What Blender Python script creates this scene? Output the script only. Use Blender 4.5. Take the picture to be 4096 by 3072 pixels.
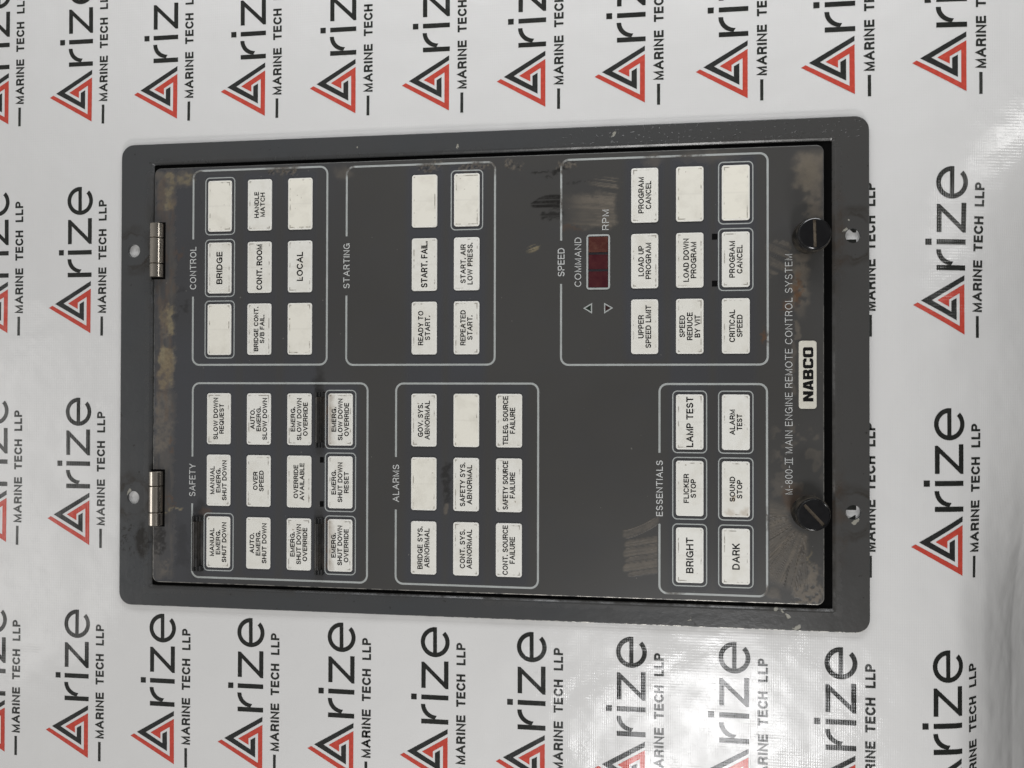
import bpy, bmesh, math, random
import numpy as np
from mathutils import Vector
from mathutils.geometry import tessellate_polygon

for o in list(bpy.data.objects):
    bpy.data.objects.remove(o)
scn = bpy.context.scene
C = scn.collection
MM = 0.001

# ---------------------------------------------------------------- camera
cam = bpy.data.cameras.new('camera')
cam.sensor_width = 36.0
cam.lens = 27.0
cam.clip_start = 0.01
cam.clip_end = 20.0
co = bpy.data.objects.new('camera', cam)
co.location = (53.864*MM, -6.46*MM, 304.46*MM)
co.rotation_euler = (0.0084518, 0.1240577, 0.0020068)
C.objects.link(co)
scn.camera = co

# ---------------------------------------------------------------- ambient room light
w = bpy.data.worlds.new('World')
scn.world = w
w.use_nodes = True
nt = w.node_tree
nt.nodes.clear()
out = nt.nodes.new('ShaderNodeOutputWorld')
bg = nt.nodes.new('ShaderNodeBackground')
tc = nt.nodes.new('ShaderNodeTexCoord')
dot = nt.nodes.new('ShaderNodeVectorMath'); dot.operation = 'DOT_PRODUCT'
dot.inputs[1].default_value = (-0.70, 0.05, 0.22)
mr = nt.nodes.new('ShaderNodeMapRange')
mr.inputs[1].default_value = -0.6; mr.inputs[2].default_value = 0.6
mr.inputs[3].default_value = 0.0; mr.inputs[4].default_value = 0.235
nt.links.new(tc.outputs['Generated'], dot.inputs[0])
nt.links.new(dot.outputs['Value'], mr.inputs[0])
nt.links.new(mr.outputs[0], bg.inputs['Strength'])
bg.inputs['Color'].default_value = (1.0, 0.985, 0.96, 1)
nt.links.new(bg.outputs[0], out.inputs[0])

# ---------------------------------------------------------------- room lamps and added fill lamps
def area(name, loc, target, sx, sy, power, col, spread=180):
    l = bpy.data.lights.new(name, 'AREA')
    l.shape = 'RECTANGLE'; l.size = sx; l.size_y = sy
    l.energy = power; l.color = col
    l.spread = math.radians(spread)
    o = bpy.data.objects.new(name, l)
    o.location = loc
    d = Vector(target) - Vector(loc)
    o.rotation_euler = d.to_track_quat('-Z', 'Y').to_euler()
    C.objects.link(o)
    return o
area('window_light', (0.146, -0.319, 0.402), (0.06, -0.12, 0), 0.16, 0.10, 0.66, (0.99, 0.99, 1.0))
area('low_window', (0.17, -1.0, 0.44), (0.06, -0.02, 0), 0.36, 0.10, 4.6, (1.0, 0.985, 0.965))
area('side_fill', (0.06, 0.44, 0.22), (0.06, 0.16, 0), 0.6, 0.14, 1.75, (0.975, 0.985, 1.0))  # added fill that brightens the upper part of the banner
area('left_fill', (-0.50, -0.10, 0.26), (-0.2, -0.03, 0), 0.3, 0.2, 0.38, (1.0, 0.985, 0.965))  # added fill from the left, leaves the right side dimmer
area('tube_light', (0.70, 0.205, 0.48), (0.2, 0.06, 0), 0.07, 0.20, 0.34, (1.0, 0.99, 0.97))

scn.view_settings.view_transform = 'Standard'
scn.view_settings.look = 'None'
scn.view_settings.exposure = 0.0
scn.view_settings.gamma = 1.0
try:
    scn.view_settings.use_curve_mapping = False
except Exception:
    pass
scn.render.engine = 'CYCLES'
scn.cycles.max_bounces = 6

# ================================================================= materials
class NT:
    """small wrapper for building node trees"""
    def __init__(self, name):
        self.m = bpy.data.materials.new(name)
        self.m.use_nodes = True
        self.t = self.m.node_tree
        self.t.nodes.clear()
        self.o = self.n('ShaderNodeOutputMaterial')
        self.p = self.n('ShaderNodeBsdfPrincipled')
        self.t.links.new(self.p.outputs[0], self.o.inputs[0])
        self.tc = self.n('ShaderNodeTexCoord').outputs['Object']
    def n(self, k): return self.t.nodes.new(k)
    def link(self, a, b): self.t.links.new(a, b)
    def setin(self, sock, v):
        if hasattr(v, 'is_output'): self.link(v, sock)
        else: sock.default_value = v
    def math(self, op, a, b=0.0, c=None, clamp=False):
        n = self.n('ShaderNodeMath'); n.operation = op; n.use_clamp = clamp
        self.setin(n.inputs[0], a); self.setin(n.inputs[1], b)
        if c is not None: self.setin(n.inputs[2], c)
        return n.outputs[0]
    def vec(self, op, a, b):
        n = self.n('ShaderNodeVectorMath'); n.operation = op
        self.setin(n.inputs[0], a); self.setin(n.inputs[1], b)
        return n.outputs[0] if op not in ('LENGTH', 'DISTANCE', 'DOT_PRODUCT') else n.outputs['Value']
    def mapr(self, v, a, b, c=0.0, d=1.0):
        n = self.n('ShaderNodeMapRange'); n.clamp = True
        self.setin(n.inputs[0], v)
        for i, x in enumerate((a, b, c, d)): self.setin(n.inputs[i+1], x)
        return n.outputs[0]
    def noise(self, scale, detail=4, rough=0.55, v=None, stretch=None, dist=0.0):
        n = self.n('ShaderNodeTexNoise')
        n.inputs['Scale'].default_value = scale
        n.inputs['Detail'].default_value = detail
        n.inputs['Roughness'].default_value = rough
        n.inputs['Distortion'].default_value = dist
        src = v if v is not None else self.tc
        if stretch: src = self.vec('MULTIPLY', src, stretch)
        self.link(src, n.inputs['Vector'])
        return n.outputs[0]
    def mix(self, f, a, b):
        n = self.n('ShaderNodeMix'); n.data_type = 'RGBA'
        self.setin(n.inputs[0], f)
        for s, v in ((n.inputs[6], a), (n.inputs[7], b)):
            if isinstance(v, tuple): s.default_value = (*v, 1) if len(v) == 3 else v
            else: self.link(v, s)
        return n.outputs[2]
    def mixf(self, f, a, b):
        n = self.n('ShaderNodeMix'); n.data_type = 'FLOAT'
        self.setin(n.inputs[0], f); self.setin(n.inputs[2], a); self.setin(n.inputs[3], b)
        return n.outputs[0]
    def attr(self, name):
        n = self.n('ShaderNodeAttribute'); n.attribute_name = name
        return n.outputs['Fac']
    def bump(self, h, strength=0.3, dist=0.0005, normal=None):
        n = self.n('ShaderNodeBump')
        n.inputs['Strength'].default_value = strength
        n.inputs['Distance'].default_value = dist
        self.link(h, n.inputs['Height'])
        if normal is not None: self.link(normal, n.inputs['Normal'])
        return n.outputs[0]
    def sep(self, v=None):
        n = self.n('ShaderNodeSeparateXYZ'); self.link(v if v is not None else self.tc, n.inputs[0])
        return n.outputs
    def base(self, v):
        s = self.p.inputs['Base Color']
        if isinstance(v, tuple): s.default_value = (*v, 1)
        else: self.link(v, s)
    def rough(self, v): self.setin(self.p.inputs['Roughness'], v)
    def metal(self, v): self.setin(self.p.inputs['Metallic'], v)
    def spec(self, v): self.setin(self.p.inputs['Specular IOR Level'], v)
    def normal(self, v): self.link(v, self.p.inputs['Normal'])

def plain(name, col, rough=0.5, metal=0.0, spec=0.5):
    m = NT(name); m.base(col); m.rough(rough); m.metal(metal); m.spec(spec)
    return m.m

def blob(m, v, cx, cy, rx, ry, soft=0.35):
    """soft ellipse mask in mm around (cx, cy) from object coordinates v"""
    d = m.vec('SUBTRACT', v, (cx*MM, cy*MM, 0))
    d = m.vec('MULTIPLY', d, (1/(rx*MM), 1/(ry*MM), 0))
    l = m.vec('LENGTH', d, (0, 0, 0))
    return m.mapr(l, 1.0+soft, 1.0-soft)

# ---- vinyl banner and its inks
def vinyl(name, col, ink):
    m = NT(name)
    n1 = m.noise(9, 3)
    if not ink:
        dirt = m.mapr(m.noise(900, 2, 0.6), 0.76, 0.82, 0, 0.22)
        patch = m.mapr(m.noise(25, 3), 0.5, 0.7)
        dirt = m.math('MULTIPLY', dirt, patch)
        c = m.mix(m.mapr(n1, 0.3, 0.7), col, tuple(x*0.965 for x in col))
        c = m.mix(dirt, c, (0.18, 0.17, 0.15))
        m.base(c)
    else:
        m.base(m.mix(m.mapr(m.noise(700, 3), 0.45, 0.8), col, tuple(min(1, x*1.25+0.008) for x in col)))
    xyz = m.sep()
    fx = m.math('SINE', m.math('MULTIPLY', xyz[0], 2*math.pi/0.00085))
    fy = m.math('SINE', m.math('MULTIPLY', xyz[1], 2*math.pi/0.0011))
    jit = m.noise(420, 2)
    weave = m.math('ADD', m.math('MULTIPLY', fx, 0.5), m.math('MULTIPLY', fy, 0.35))
    weave = m.math('MULTIPLY', weave, m.mapr(jit, 0.3, 0.7, 0.3, 1.0))
    weave = m.math('ADD', weave, m.math('MULTIPLY', m.noise(160, 3), 1.6))
    b1 = m.bump(weave, 0.34, 0.00006)
    b2 = m.bump(m.math('ADD', m.noise(34, 2), m.math('MULTIPLY', m.noise(105, 2), .14)), 0.8, 0.0018, b1)
    m.normal(b2)
    m.rough(m.mapr(m.noise(60, 3), 0.40, 0.64, 0.12, 0.27))
    m.spec(0.5)
    return m.m
M_BANNER = vinyl('white_vinyl', (0.74, 0.735, 0.725), False)
M_RED = vinyl('red_ink', (0.52, 0.066, 0.045), True)
M_BLACK = vinyl('black_ink', (0.026, 0.027, 0.026), True)
M_WORD = vinyl('charcoal_ink', (0.019, 0.020, 0.018), True)
M_STRAP = vinyl('grey_ink', (0.027, 0.029, 0.026), True)

# ---- painted steel of the frame
def frame_paint():
    m = NT('grey_frame_paint')
    v = m.tc
    nd = m.noise(120, 3)
    n_big = m.noise(22, 3)
    col = m.mix(m.mapr(n_big, 0.35, 0.65), (0.060, 0.063, 0.066), (0.065, 0.0655, 0.066))
    x, y, z = m.sep()
    # warm grime towards the thumb screw side, cooler paint on the hinge side
    warm = m.mapr(x, 0.02, 0.15, 0.0, 0.8)
    col = m.mix(warm, col, (0.063, 0.061, 0.058))
    # distorted coordinates for stain outlines
    vd = m.vec('ADD', v, m.vec('MULTIPLY', m.vec('SUBTRACT', m.n('ShaderNodeTexNoise').outputs[1], (0.5, 0.5, 0.5)), (0.0, 0.0, 0.0)))
    nn = m.n('ShaderNodeTexNoise'); nn.inputs['Scale'].default_value = 260; nn.inputs['Detail'].default_value = 4
    m.link(v, nn.inputs['Vector'])
    vd = m.vec('ADD', v, m.vec('MULTIPLY', m.vec('SUBTRACT', nn.outputs[1], (0.5, 0.5, 0.5)), (0.006, 0.006, 0)))
    # dark scraped patch below the lower hinge hole
    p1 = m.math('MULTIPLY', blob(m, vd, -141.0, -70.5, 3.0, 7.5, .25), m.mapr(m.noise(330, 4, .7), .33, .5))
    p2 = m.math('MULTIPLY', blob(m, vd, -147.5, -69.5, 5.0, 6.5, .4), m.mapr(m.noise(420, 5, .7), .53, .6))
    p3 = m.math('MULTIPLY', blob(m, vd, -140.5, -77.5, 3.0, 3.0, .4), m.mapr(m.noise(380, 5, .7), .5, .58))
    dk = m.math('MAXIMUM', m.math('MAXIMUM', p1, p2), p3)
    # rings left by washers round the four holes
    ring = None
    for hx, hy, r in ((-145.8, 52.4, 7.2), (-145.5, -52.2, 7.4), (145.7, 52.2, 8.3), (145.7, -52.2, 7.6)):
        d = m.vec('LENGTH', m.vec('MULTIPLY', m.vec('SUBTRACT', vd, (hx*MM, hy*MM, 0)), (1, 1, 0)), (0, 0, 0))
        r1 = m.mapr(m.math('ABSOLUTE', m.math('SUBTRACT', d, r*MM)), 0.0002, 0.0011, 1, 0)
        halo = m.mapr(m.math('ABSOLUTE', m.math('SUBTRACT', d, (r+1.6)*MM)), 0.0, 0.0026, 0.75, 0)
        q = m.math('MULTIPLY', m.math('MAXIMUM', r1, halo), m.mapr(m.noise(90, 4, .65), .36, .6))
        ring = q if ring is None else m.math('MAXIMUM', ring, q)
    col = m.mix(m.math('MULTIPLY', ring, 0.85), col, (0.034, 0.029, 0.024))
    col = m.mix(m.math('MULTIPLY', dk, 0.95), col, (0.020, 0.018, 0.016))
    # brown grime between screws and right holes
    g = m.math('MULTIPLY', m.math('MAXIMUM', blob(m, vd, 139.5, 51, 3.2, 15, .6), blob(m, vd, 139.5, -53, 3.2, 16, .6)), m.mapr(m.noise(180, 4, .7), .38, .62))
    col = m.mix(m.math('MULTIPLY', g, 0.6), col, (0.060, 0.040, 0.026))
    # patchy dirt and painted shade along the inner edges, weaker at the top
    ax = m.math('ABSOLUTE', x); ay = m.math('ABSOLUTE', y)
    inn = m.math('MAXIMUM', m.math('SUBTRACT', m.math('ABSOLUTE', m.math('SUBTRACT', x, 0.0005)), 0.1375), m.math('SUBTRACT', ay, 0.0885))
    edge = m.math('MULTIPLY', m.mapr(inn, 0.0002, 0.0042, 1, 0), m.mapr(m.noise(140, 4, .7), .4, .62))
    col = m.mix(m.math('MULTIPLY', edge, m.mapr(y, .080, .088, .6, .25)), col, (0.030, 0.026, 0.021))
    # chipped paint, bare pale metal
    chips = None
    for cx, cy, rx, ry in ((117.9, -90.4, .8, .75), (119.4, -90.7, .45, .5), (121.3, -91.5, 1.25, .8), (125.6, -96.2, .7, .8), (124.4, -96.6, 1.0, .3),
                           (146.3, -55.5, 1.25, .9), (-147.4, -49.6, .8, .8), (-148.2, 53.6, .6, .8), (142.8, 54.6, .9, .6), (144.4, 57.6, .7, .4),
                           (85.5, -93.8, .4, .35), (-7.0, 91.6, .9, .35), (-47, 92.3, .25, .3), (55.5, 94.6, .7, .9)):
        b = blob(m, vd, cx, cy, rx, ry, .12)
        chips = b if chips is None else m.math('MAXIMUM', chips, b)
    col = m.mix(chips, col, (0.30, 0.29, 0.25))
    # scattered tiny dark pits
    pits = m.mapr(m.noise(520, 2, .5), .735, .76)
    col = m.mix(m.math('MULTIPLY', pits, .7), col, (0.02, 0.018, 0.015))
    m.base(col)
    m.rough(m.mixf(m.math('MULTIPLY', edge, m.mapr(y, .085, .088, 1, .15)), m.mapr(nd, .3, .7, .20, .27), .72)); m.spec(.42)
    # orange peel, with hard little runs at the upper right
    spk = m.mapr(m.noise(820, 0, .5), .70, .78)
    where = m.math('MULTIPLY', m.math('MULTIPLY', m.mapr(y, .086, .0885), m.mapr(y, .0895, .0902)), m.mapr(x, .02, .1))
    h = m.math('ADD', m.math('MULTIPLY', spk, m.math('ADD', m.math('MULTIPLY', where, 2.6), 0.04)), m.math('MULTIPLY', m.noise(330, 4, .6), .8))
    h = m.math('SUBTRACT', h, m.math('MULTIPLY', chips, 1.0))
    m.normal(m.bump(h, 0.5, 0.00018))
    return m.m
M_FRAME = frame_paint()

def worn_edge():
    m = NT('worn_bare_edge')
    x, y, z = m.sep()
    f = m.math('MULTIPLY', m.mapr(m.noise(260, 5, .7), .40, .56), m.mapr(y, .06, -.07, .12, 1.0))
    m.base(m.mix(f, (0.06, 0.06, 0.058), (0.38, 0.365, 0.335)))
    m.metal(m.math('MULTIPLY', f, .55)); m.rough(.38)
    m.normal(m.bump(m.noise(500, 3), .4, .0002))
    return m.m
M_EDGE = worn_edge()

def outer_edge():
    m = NT('chipped_outer_edge')
    x, y, z = m.sep()
    f = m.math('MULTIPLY', m.mapr(m.noise(420, 5, .7), .47, .56), m.mapr(y, -.0955, -.0965))
    f = m.math('MULTIPLY', f, m.mapr(x, -.03, .06, .25, 1))
    m.base(m.mix(f, (0.055, 0.057, 0.058), (0.6, 0.58, 0.53)))
    m.metal(m.math('MULTIPLY', f, .5)); m.rough(.36)
    m.normal(m.bump(m.noise(600, 3), .6, .0003))
    return m.m
M_OUTER = outer_edge()

# ---- the door's printed film; dirt and painted sheen come from mesh attributes with shapes of their own
def door_film():
    m = NT('door_film')
    tan, grime, dark, rust, film_sheen, streak = (m.attr(k) for k in ('tan', 'grime', 'dark', 'rust', 'film_sheen', 'streak'))
    fine = m.noise(900, 5, .7)
    mid = m.noise(260, 5, .65)
    col = m.mix(film_sheen, (0.060, 0.062, 0.069), (0.062, 0.0605, 0.058))
    col = m.mix(m.mapr(m.noise(14, 3), .4, .65, 0, .5), col, (0.052, 0.050, 0.047))
    gm = m.math('MULTIPLY', grime, m.mapr(mid, .28, .62, .55, 1.0))
    col = m.mix(gm, col, (0.155, 0.132, 0.105))
    dm = m.math('MULTIPLY', dark, m.mapr(fine, .25, .5, .6, 1.0))
    col = m.mix(dm, col, (0.012, 0.011, 0.010))
    tm = m.math('MULTIPLY', tan, m.mapr(mid, .30, .52, .25, 1.0))
    col = m.mix(tm, col, m.mix(m.mapr(fine, .4, .6), (0.27, 0.225, 0.135), (0.20, 0.165, 0.10)))
    rm = m.math('MULTIPLY', rust, m.mapr(mid, .3, .55, .3, 1.0))
    col = m.mix(rm, col, (0.125, 0.066, 0.032))
    specks = m.math('MULTIPLY', m.mapr(m.noise(640, 1, .5), .79, .80), .5)
    col = m.mix(specks, col, (0.25, 0.24, 0.22))
    m.base(col)
    m.rough(m.mixf(m.math('MAXIMUM', gm, tm), m.mapr(film_sheen, 0, 1, .26, .33), .5))
    m.spec(.45)
    h = m.math('ADD', m.math('MULTIPLY', streak, .7), m.math('MULTIPLY', m.math('MAXIMUM', gm, tm), m.math('MULTIPLY', fine, .9)))
    h = m.math('ADD', h, m.math('MULTIPLY', m.noise(45, 2), .5))
    m.normal(m.bump(h, .5, .00022))
    return m.m
M_DOOR = door_film()

def ink_white():
    m = NT('pale_line_ink')
    nn = m.n('ShaderNodeTexNoise'); nn.inputs['Scale'].default_value = 300; nn.inputs['Detail'].default_value = 4
    m.link(m.tc, nn.inputs['Vector'])
    vd = m.vec('ADD', m.tc, m.vec('MULTIPLY', m.vec('SUBTRACT', nn.outputs[1], (.5, .5, .5)), (.005, .005, 0)))
    wear = None
    for b in ((-79, 84.6, 6.5, 1.3), (-116.5, 83.5, 2.2, 2.4), (-50.8, 83.0, 1.8, 3.0), (-17.6, 84.3, 4.5, .9), (2.5, 83.8, 4.5, 1.0), (8, 82.5, 2.6, 2.6),
              (36.5, 82.8, 2.2, 2.4), (35.6, 80.6, 1.5, 1.5), (35.6, 67.5, 1.0, 4.3), (35.6, 59.5, .8, 1.5), (71, 84.3, 2.6, 1.0), (85, 84.0, 6, .8),
              (79.4, -84.6, 2.8, 1.2), (113.5, -83, 1.8, 2.6), (113.8, 13.6, 1.2, 2.5), (113.9, -55, .8, 4)):
        q = blob(m, vd, *b, .35)
        wear = q if wear is None else m.math('MAXIMUM', wear, q)
    wear = m.math('MULTIPLY', wear, m.mapr(m.noise(420, 4, .7), .34, .56, .35, 1))
    base = m.mix(m.mapr(m.noise(240, 3), .3, .7), (0.44, 0.46, 0.45), (0.37, 0.39, 0.38))
    m.base(m.mix(wear, base, (0.11, 0.10, 0.088)))
    m.rough(.45)
    return m.m
M_LINE = ink_white()
M_TXT = plain('pale_text_ink', (0.60, 0.61, 0.60), .45)

def button_plastic(name, stain):
    m = NT(name)
    oi = m.n('ShaderNodeObjectInfo').outputs['Random']
    seed = m.n('ShaderNodeCombineXYZ')
    m.link(m.math('MULTIPLY', oi, 7.3), seed.inputs[0]); m.link(m.math('MULTIPLY', oi, 3.1), seed.inputs[1])
    v = m.vec('ADD', m.tc, seed.outputs[0])
    x, y, z = m.sep()
    ax = m.math('ABSOLUTE', x); ay = m.math('ABSOLUTE', y)
    c0, c1 = ((0.88, 0.85, 0.75), (0.85, 0.825, 0.74)) if stain == 'blank' else ((0.84, 0.83, 0.78), (0.80, 0.785, 0.72))
    col = m.mix(m.mapr(oi, 0, 1), c0, c1)
    col = m.mix(m.mapr(m.noise(130, 4, .65, v=v), .48, .95), col, (0.66, 0.63, 0.55))
    # dirt caught along an inset line just inside the border
    ix = m.math('ABSOLUTE', m.math('SUBTRACT', ax, 0.00425))
    iy = m.math('ABSOLUTE', m.math('SUBTRACT', ay, 0.0097))
    lx = m.math('MULTIPLY', m.mapr(ix, .00007, .0003, 1, 0), m.math('LESS_THAN', ay, .0099))
    ly = m.math('MULTIPLY', m.mapr(iy, .00007, .0003, 1, 0), m.math('LESS_THAN', ax, .0044))
    near = m.math('MULTIPLY', m.mapr(ax, .0030, .0043), m.mapr(ay, .0086, .0098))
    lines = m.math('MULTIPLY', m.math('MAXIMUM', lx, ly), m.mapr(m.math('ADD', m.noise(170, 3, .7, v=v), m.math('MULTIPLY', near, .13)), .55, .63))
    col = m.mix(m.math('MULTIPLY', lines, .72), col, (0.13, 0.105, 0.075))
    sp = m.mapr(m.noise(560, 1, .4, v=v), .755, .785)
    sp = m.math('MULTIPLY', sp, m.mapr(m.noise(60, 1, v=v), .45, .6))
    col = m.mix(m.math('MULTIPLY', sp, .8), col, (0.17, 0.12, 0.07))
    if stain == 'brown':
        s = m.mapr(m.math('ADD', x, m.math('MULTIPLY', m.noise(330, 4, .7, v=v), .005)), .0006, -.0030)
        col = m.mix(m.math('MULTIPLY', s, .75), col, (0.24, 0.18, 0.12))
    if stain == 'rust':
        nn = m.n('ShaderNodeTexNoise'); nn.inputs['Scale'].default_value = 420; nn.inputs['Detail'].default_value = 3
        m.link(v, nn.inputs['Vector'])
        vd = m.vec('ADD', m.tc, m.vec('MULTIPLY', m.vec('SUBTRACT', nn.outputs[1], (.5, .5, .5)), (.0045, .0045, 0)))
        s = m.math('MAXIMUM', blob(m, vd, -1.2, -4.4, .9, 1.1), m.math('MULTIPLY', blob(m, vd, -2.2, -9.3, 1.6, 1.2, .6), .6))
        s = m.math('MAXIMUM', s, m.math('MULTIPLY', blob(m, vd, 3.2, -9.0, 1.6, 2.0, .6), .6))
        col = m.mix(m.math('MULTIPLY', s, .6), col, (0.33, 0.22, 0.11))
    seam = m.mapr(m.math('ABSOLUTE', y), .0001, .0005, .10, 0)
    col = m.mix(seam, col, (0.45, 0.43, 0.38))
    rim = m.math('MAXIMUM', m.mapr(ax, .0046, .00475), m.mapr(ay, .01, .01015))
    col = m.mix(m.math('MULTIPLY', rim, .6), col, (0.86, 0.85, 0.81))
    m.base(col)
    m.rough(.42); m.spec(.4)
    m.normal(m.bump(m.noise(300, 3, v=v), .12, .0002))
    return m.m
M_BTN = button_plastic('ivory_button', None)
M_BTN_BLANK = button_plastic('ivory_button_blank', 'blank')
M_BTN_BROWN = button_plastic('ivory_button_grimy', 'brown')
M_BTN_RUST = button_plastic('ivory_button_rust_spotted', 'rust')
M_GROOVE = plain('button_gap', (0.020, 0.021, 0.024), .6)
M_LEGEND = plain('legend_ink', (0.006, 0.006, 0.006), .5, spec=.2)
M_TRAY = plain('gap_shade', (0.0025, 0.0025, 0.0025), .9, spec=.05)
M_SLOT = plain('open_slot', (0.003, 0.003, 0.003), .9, spec=.1)

def nickel():
    m = NT('nickel_hinge')
    m.base(m.mix(m.mapr(m.noise(120, 2, .5), .3, .7), (0.72, 0.66, 0.58), (0.62, 0.57, 0.50)))
    m.metal(1.0)
    m.rough(.24)
    return m.m
M_NICKEL = nickel()

def guard_plastic():
    m = NT('smoked_plastic')
    m.base(m.mix(m.mapr(m.noise(110, 3, .6), .42, .72), (0.017, 0.016, 0.015), (0.040, 0.034, 0.029)))
    m.rough(m.mapr(m.noise(180, 3), .3, .7, .18, .45))
    m.normal(m.bump(m.noise(200, 2), .2, .0002))
    return m.m
M_GUARD = guard_plastic()
M_GUARD_LUG = plain('black_lug_plastic', (0.012, 0.012, 0.012), .4)

def knob_black():
    m = NT('black_knob_metal')
    m.base(m.mix(m.mapr(m.noise(200, 4), .4, .7), (0.003, 0.003, 0.004), (0.006, 0.006, 0.007)))
    m.rough(m.mapr(m.noise(500, 3), .3, .7, .13, .2)); m.spec(.8)
    m.normal(m.bump(m.noise(1500, 2), .06, .0001))
    return m.m
M_KNOB = knob_black()
def knurl_metal():
    m = NT('dusty_knurl')
    m.base(m.mix(m.mapr(m.noise(300, 4, .7), .42, .65), (0.016, 0.016, 0.016), (0.11, 0.095, 0.075)))
    m.rough(.5)
    return m.m
M_KNURL = knurl_metal()
def slot_dirt():
    m = NT('slot_dust')
    m.base(m.mix(m.mapr(m.noise(600, 4, .7), .35, .65), (0.15, 0.12, 0.085), (0.07, 0.055, 0.04)))
    m.rough(.8)
    return m.m
M_SDIRT = slot_dirt()

def red_filter(name, a, b):
    m = NT(name)
    m.base(m.mix(m.mapr(m.noise(240, 4, .7), .4, .68), a, b))
    m.rough(m.mapr(m.noise(200, 3), .3, .7, .12, .3))
    m.normal(m.bump(m.noise(400, 3), .15, .0002))
    return m.m
M_DIG = red_filter('red_filter', (0.052, 0.007, 0.012), (0.075, 0.016, 0.018))
M_DIG2 = red_filter('red_filter_reflection', (0.075, 0.020, 0.016), (0.13, 0.055, 0.038))  # brownish tint paints a reflection on the top cell
M_DIGSEP = plain('filter_divider', (0.02, 0.018, 0.022), .3)
def plate_mat():
    m = NT('ivory_nameplate')
    m.base(m.mix(m.mapr(m.noise(300, 4), .35, .7), (0.70, 0.68, 0.60), (0.63, 0.60, 0.52)))
    m.rough(.4)
    return m.m
M_PLATE = plate_mat()
M_TRI_G = plain('dark_green_lens', (0.016, 0.026, 0.018), .3)
M_TRI_R = plain('dark_red_lens', (0.032, 0.012, 0.012), .3)

# ================================================================= mesh helpers (all in millimetres)
class MB:
    def __init__(self): self.v = []; self.f = []; self.mi = []; self.sm = []
    def add(self, verts, faces, mat=0, smooth=False):
        o = len(self.v); self.v += [tuple(p) for p in verts]
        for f in faces:
            self.f.append([o+i for i in f]); self.mi.append(mat); self.sm.append(smooth)
    def build(self, name, mats, parent=None, origin=(0, 0, 0)):
        me = bpy.data.meshes.new(name)
        ox, oy, oz = origin
        me.from_pydata([((x-ox)*MM, (y-oy)*MM, (z-oz)*MM) for x, y, z in self.v], [], self.f)
        for m in (mats if isinstance(mats, (list, tuple)) else [mats]): me.materials.append(m)
        me.polygons.foreach_set('material_index', self.mi)
        me.polygons.foreach_set('use_smooth', self.sm)
        me.update()
        o = bpy.data.objects.new(name, me)
        o.location = (ox*MM, oy*MM, oz*MM)
        C.objects.link(o)
        if parent is not None:
            o.parent = parent
            pl = parent_world(parent)
            o.location = ((ox*MM)-pl[0], (oy*MM)-pl[1], (oz*MM)-pl[2])
        return o

def parent_world(p):
    l = Vector((0, 0, 0))
    while p is not None:
        l += p.location; p = p.parent
    return l

def empty(name, loc=(0, 0, 0), parent=None):
    o = bpy.data.objects.new(name, None)
    o.empty_display_size = 0.01
    C.objects.link(o)
    o.location = Vector(loc)*MM
    if parent is not None:
        o.parent = parent
        o.location = Vector(loc)*MM - parent_world(parent)
    return o

def rrect(cx, cy, w, h, r, n=6):
    pts = []
    for sx, sy, a0 in ((1, 1, 0), (-1, 1, 90), (-1, -1, 180), (1, -1, 270)):
        for i in range(n+1):
            a = math.radians(a0+90*i/n)
            pts.append((cx+sx*(w/2-r)+r*math.cos(a), cy+sy*(h/2-r)+r*math.sin(a)))
    return pts

def circle(cx, cy, r, n=40): return [(cx+r*math.cos(2*math.pi*i/n), cy+r*math.sin(2*math.pi*i/n)) for i in range(n)]

def flat(mb, loops, z, mat=0):
    tri = tessellate_polygon([[Vector((x, y, 0)) for x, y in l] for l in loops])
    pts = [(x, y, z) for l in loops for x, y in l]
    fs = []
    for t in tri:
        a, b, c = (pts[i] for i in t)
        if (b[0]-a[0])*(c[1]-a[1])-(b[1]-a[1])*(c[0]-a[0]) < 0: t = (t[0], t[2], t[1])
        fs.append(tuple(t))
    mb.add(pts, fs, mat)

def strip(mb, la, za, lb, zb, mat=0, smooth=False, closed=True, flip=False):
    n = len(la)
    pts = [(x, y, za) for x, y in la]+[(x, y, zb) for x, y in lb]
    fs = []
    for i in range(n if closed else n-1):
        j = (i+1) % n
        f = (i, j, n+j, n+i)
        fs.append(f[::-1] if flip else f)
    mb.add(pts, fs, mat, smooth)

def prism(mb, loop_fn, z0, z1, bevel=0.25, mat=0, emat=None, nb=3):
    """rounded slab: loop_fn(inset) gives the outline; top edge rounded by bevel"""
    em = mat if emat is None else emat
    prev = (loop_fn(0), z0)
    cur = (loop_fn(0), z1-bevel)
    strip(mb, prev[0], prev[1], cur[0], cur[1], em)
    prev = cur
    for i in range(1, nb+1):
        a = math.pi/2*i/nb
        cur = (loop_fn(bevel*(1-math.cos(a))), z1-bevel+bevel*math.sin(a))
        strip(mb, prev[0], prev[1], cur[0], cur[1], em, True)
        prev = cur
    flat(mb, [prev[0]], z1, mat)

def box(mb, x0, x1, y0, y1, z0, z1, mat=0, bevel=0.15):
    cx, cy, w_, h_ = (x0+x1)/2, (y0+y1)/2, x1-x0, y1-y0
    prism(mb, lambda i: rrect(cx, cy, w_-2*i, h_-2*i, max(.02, bevel*1.2-i*.9), 2), z0, z1, bevel, mat)

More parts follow.
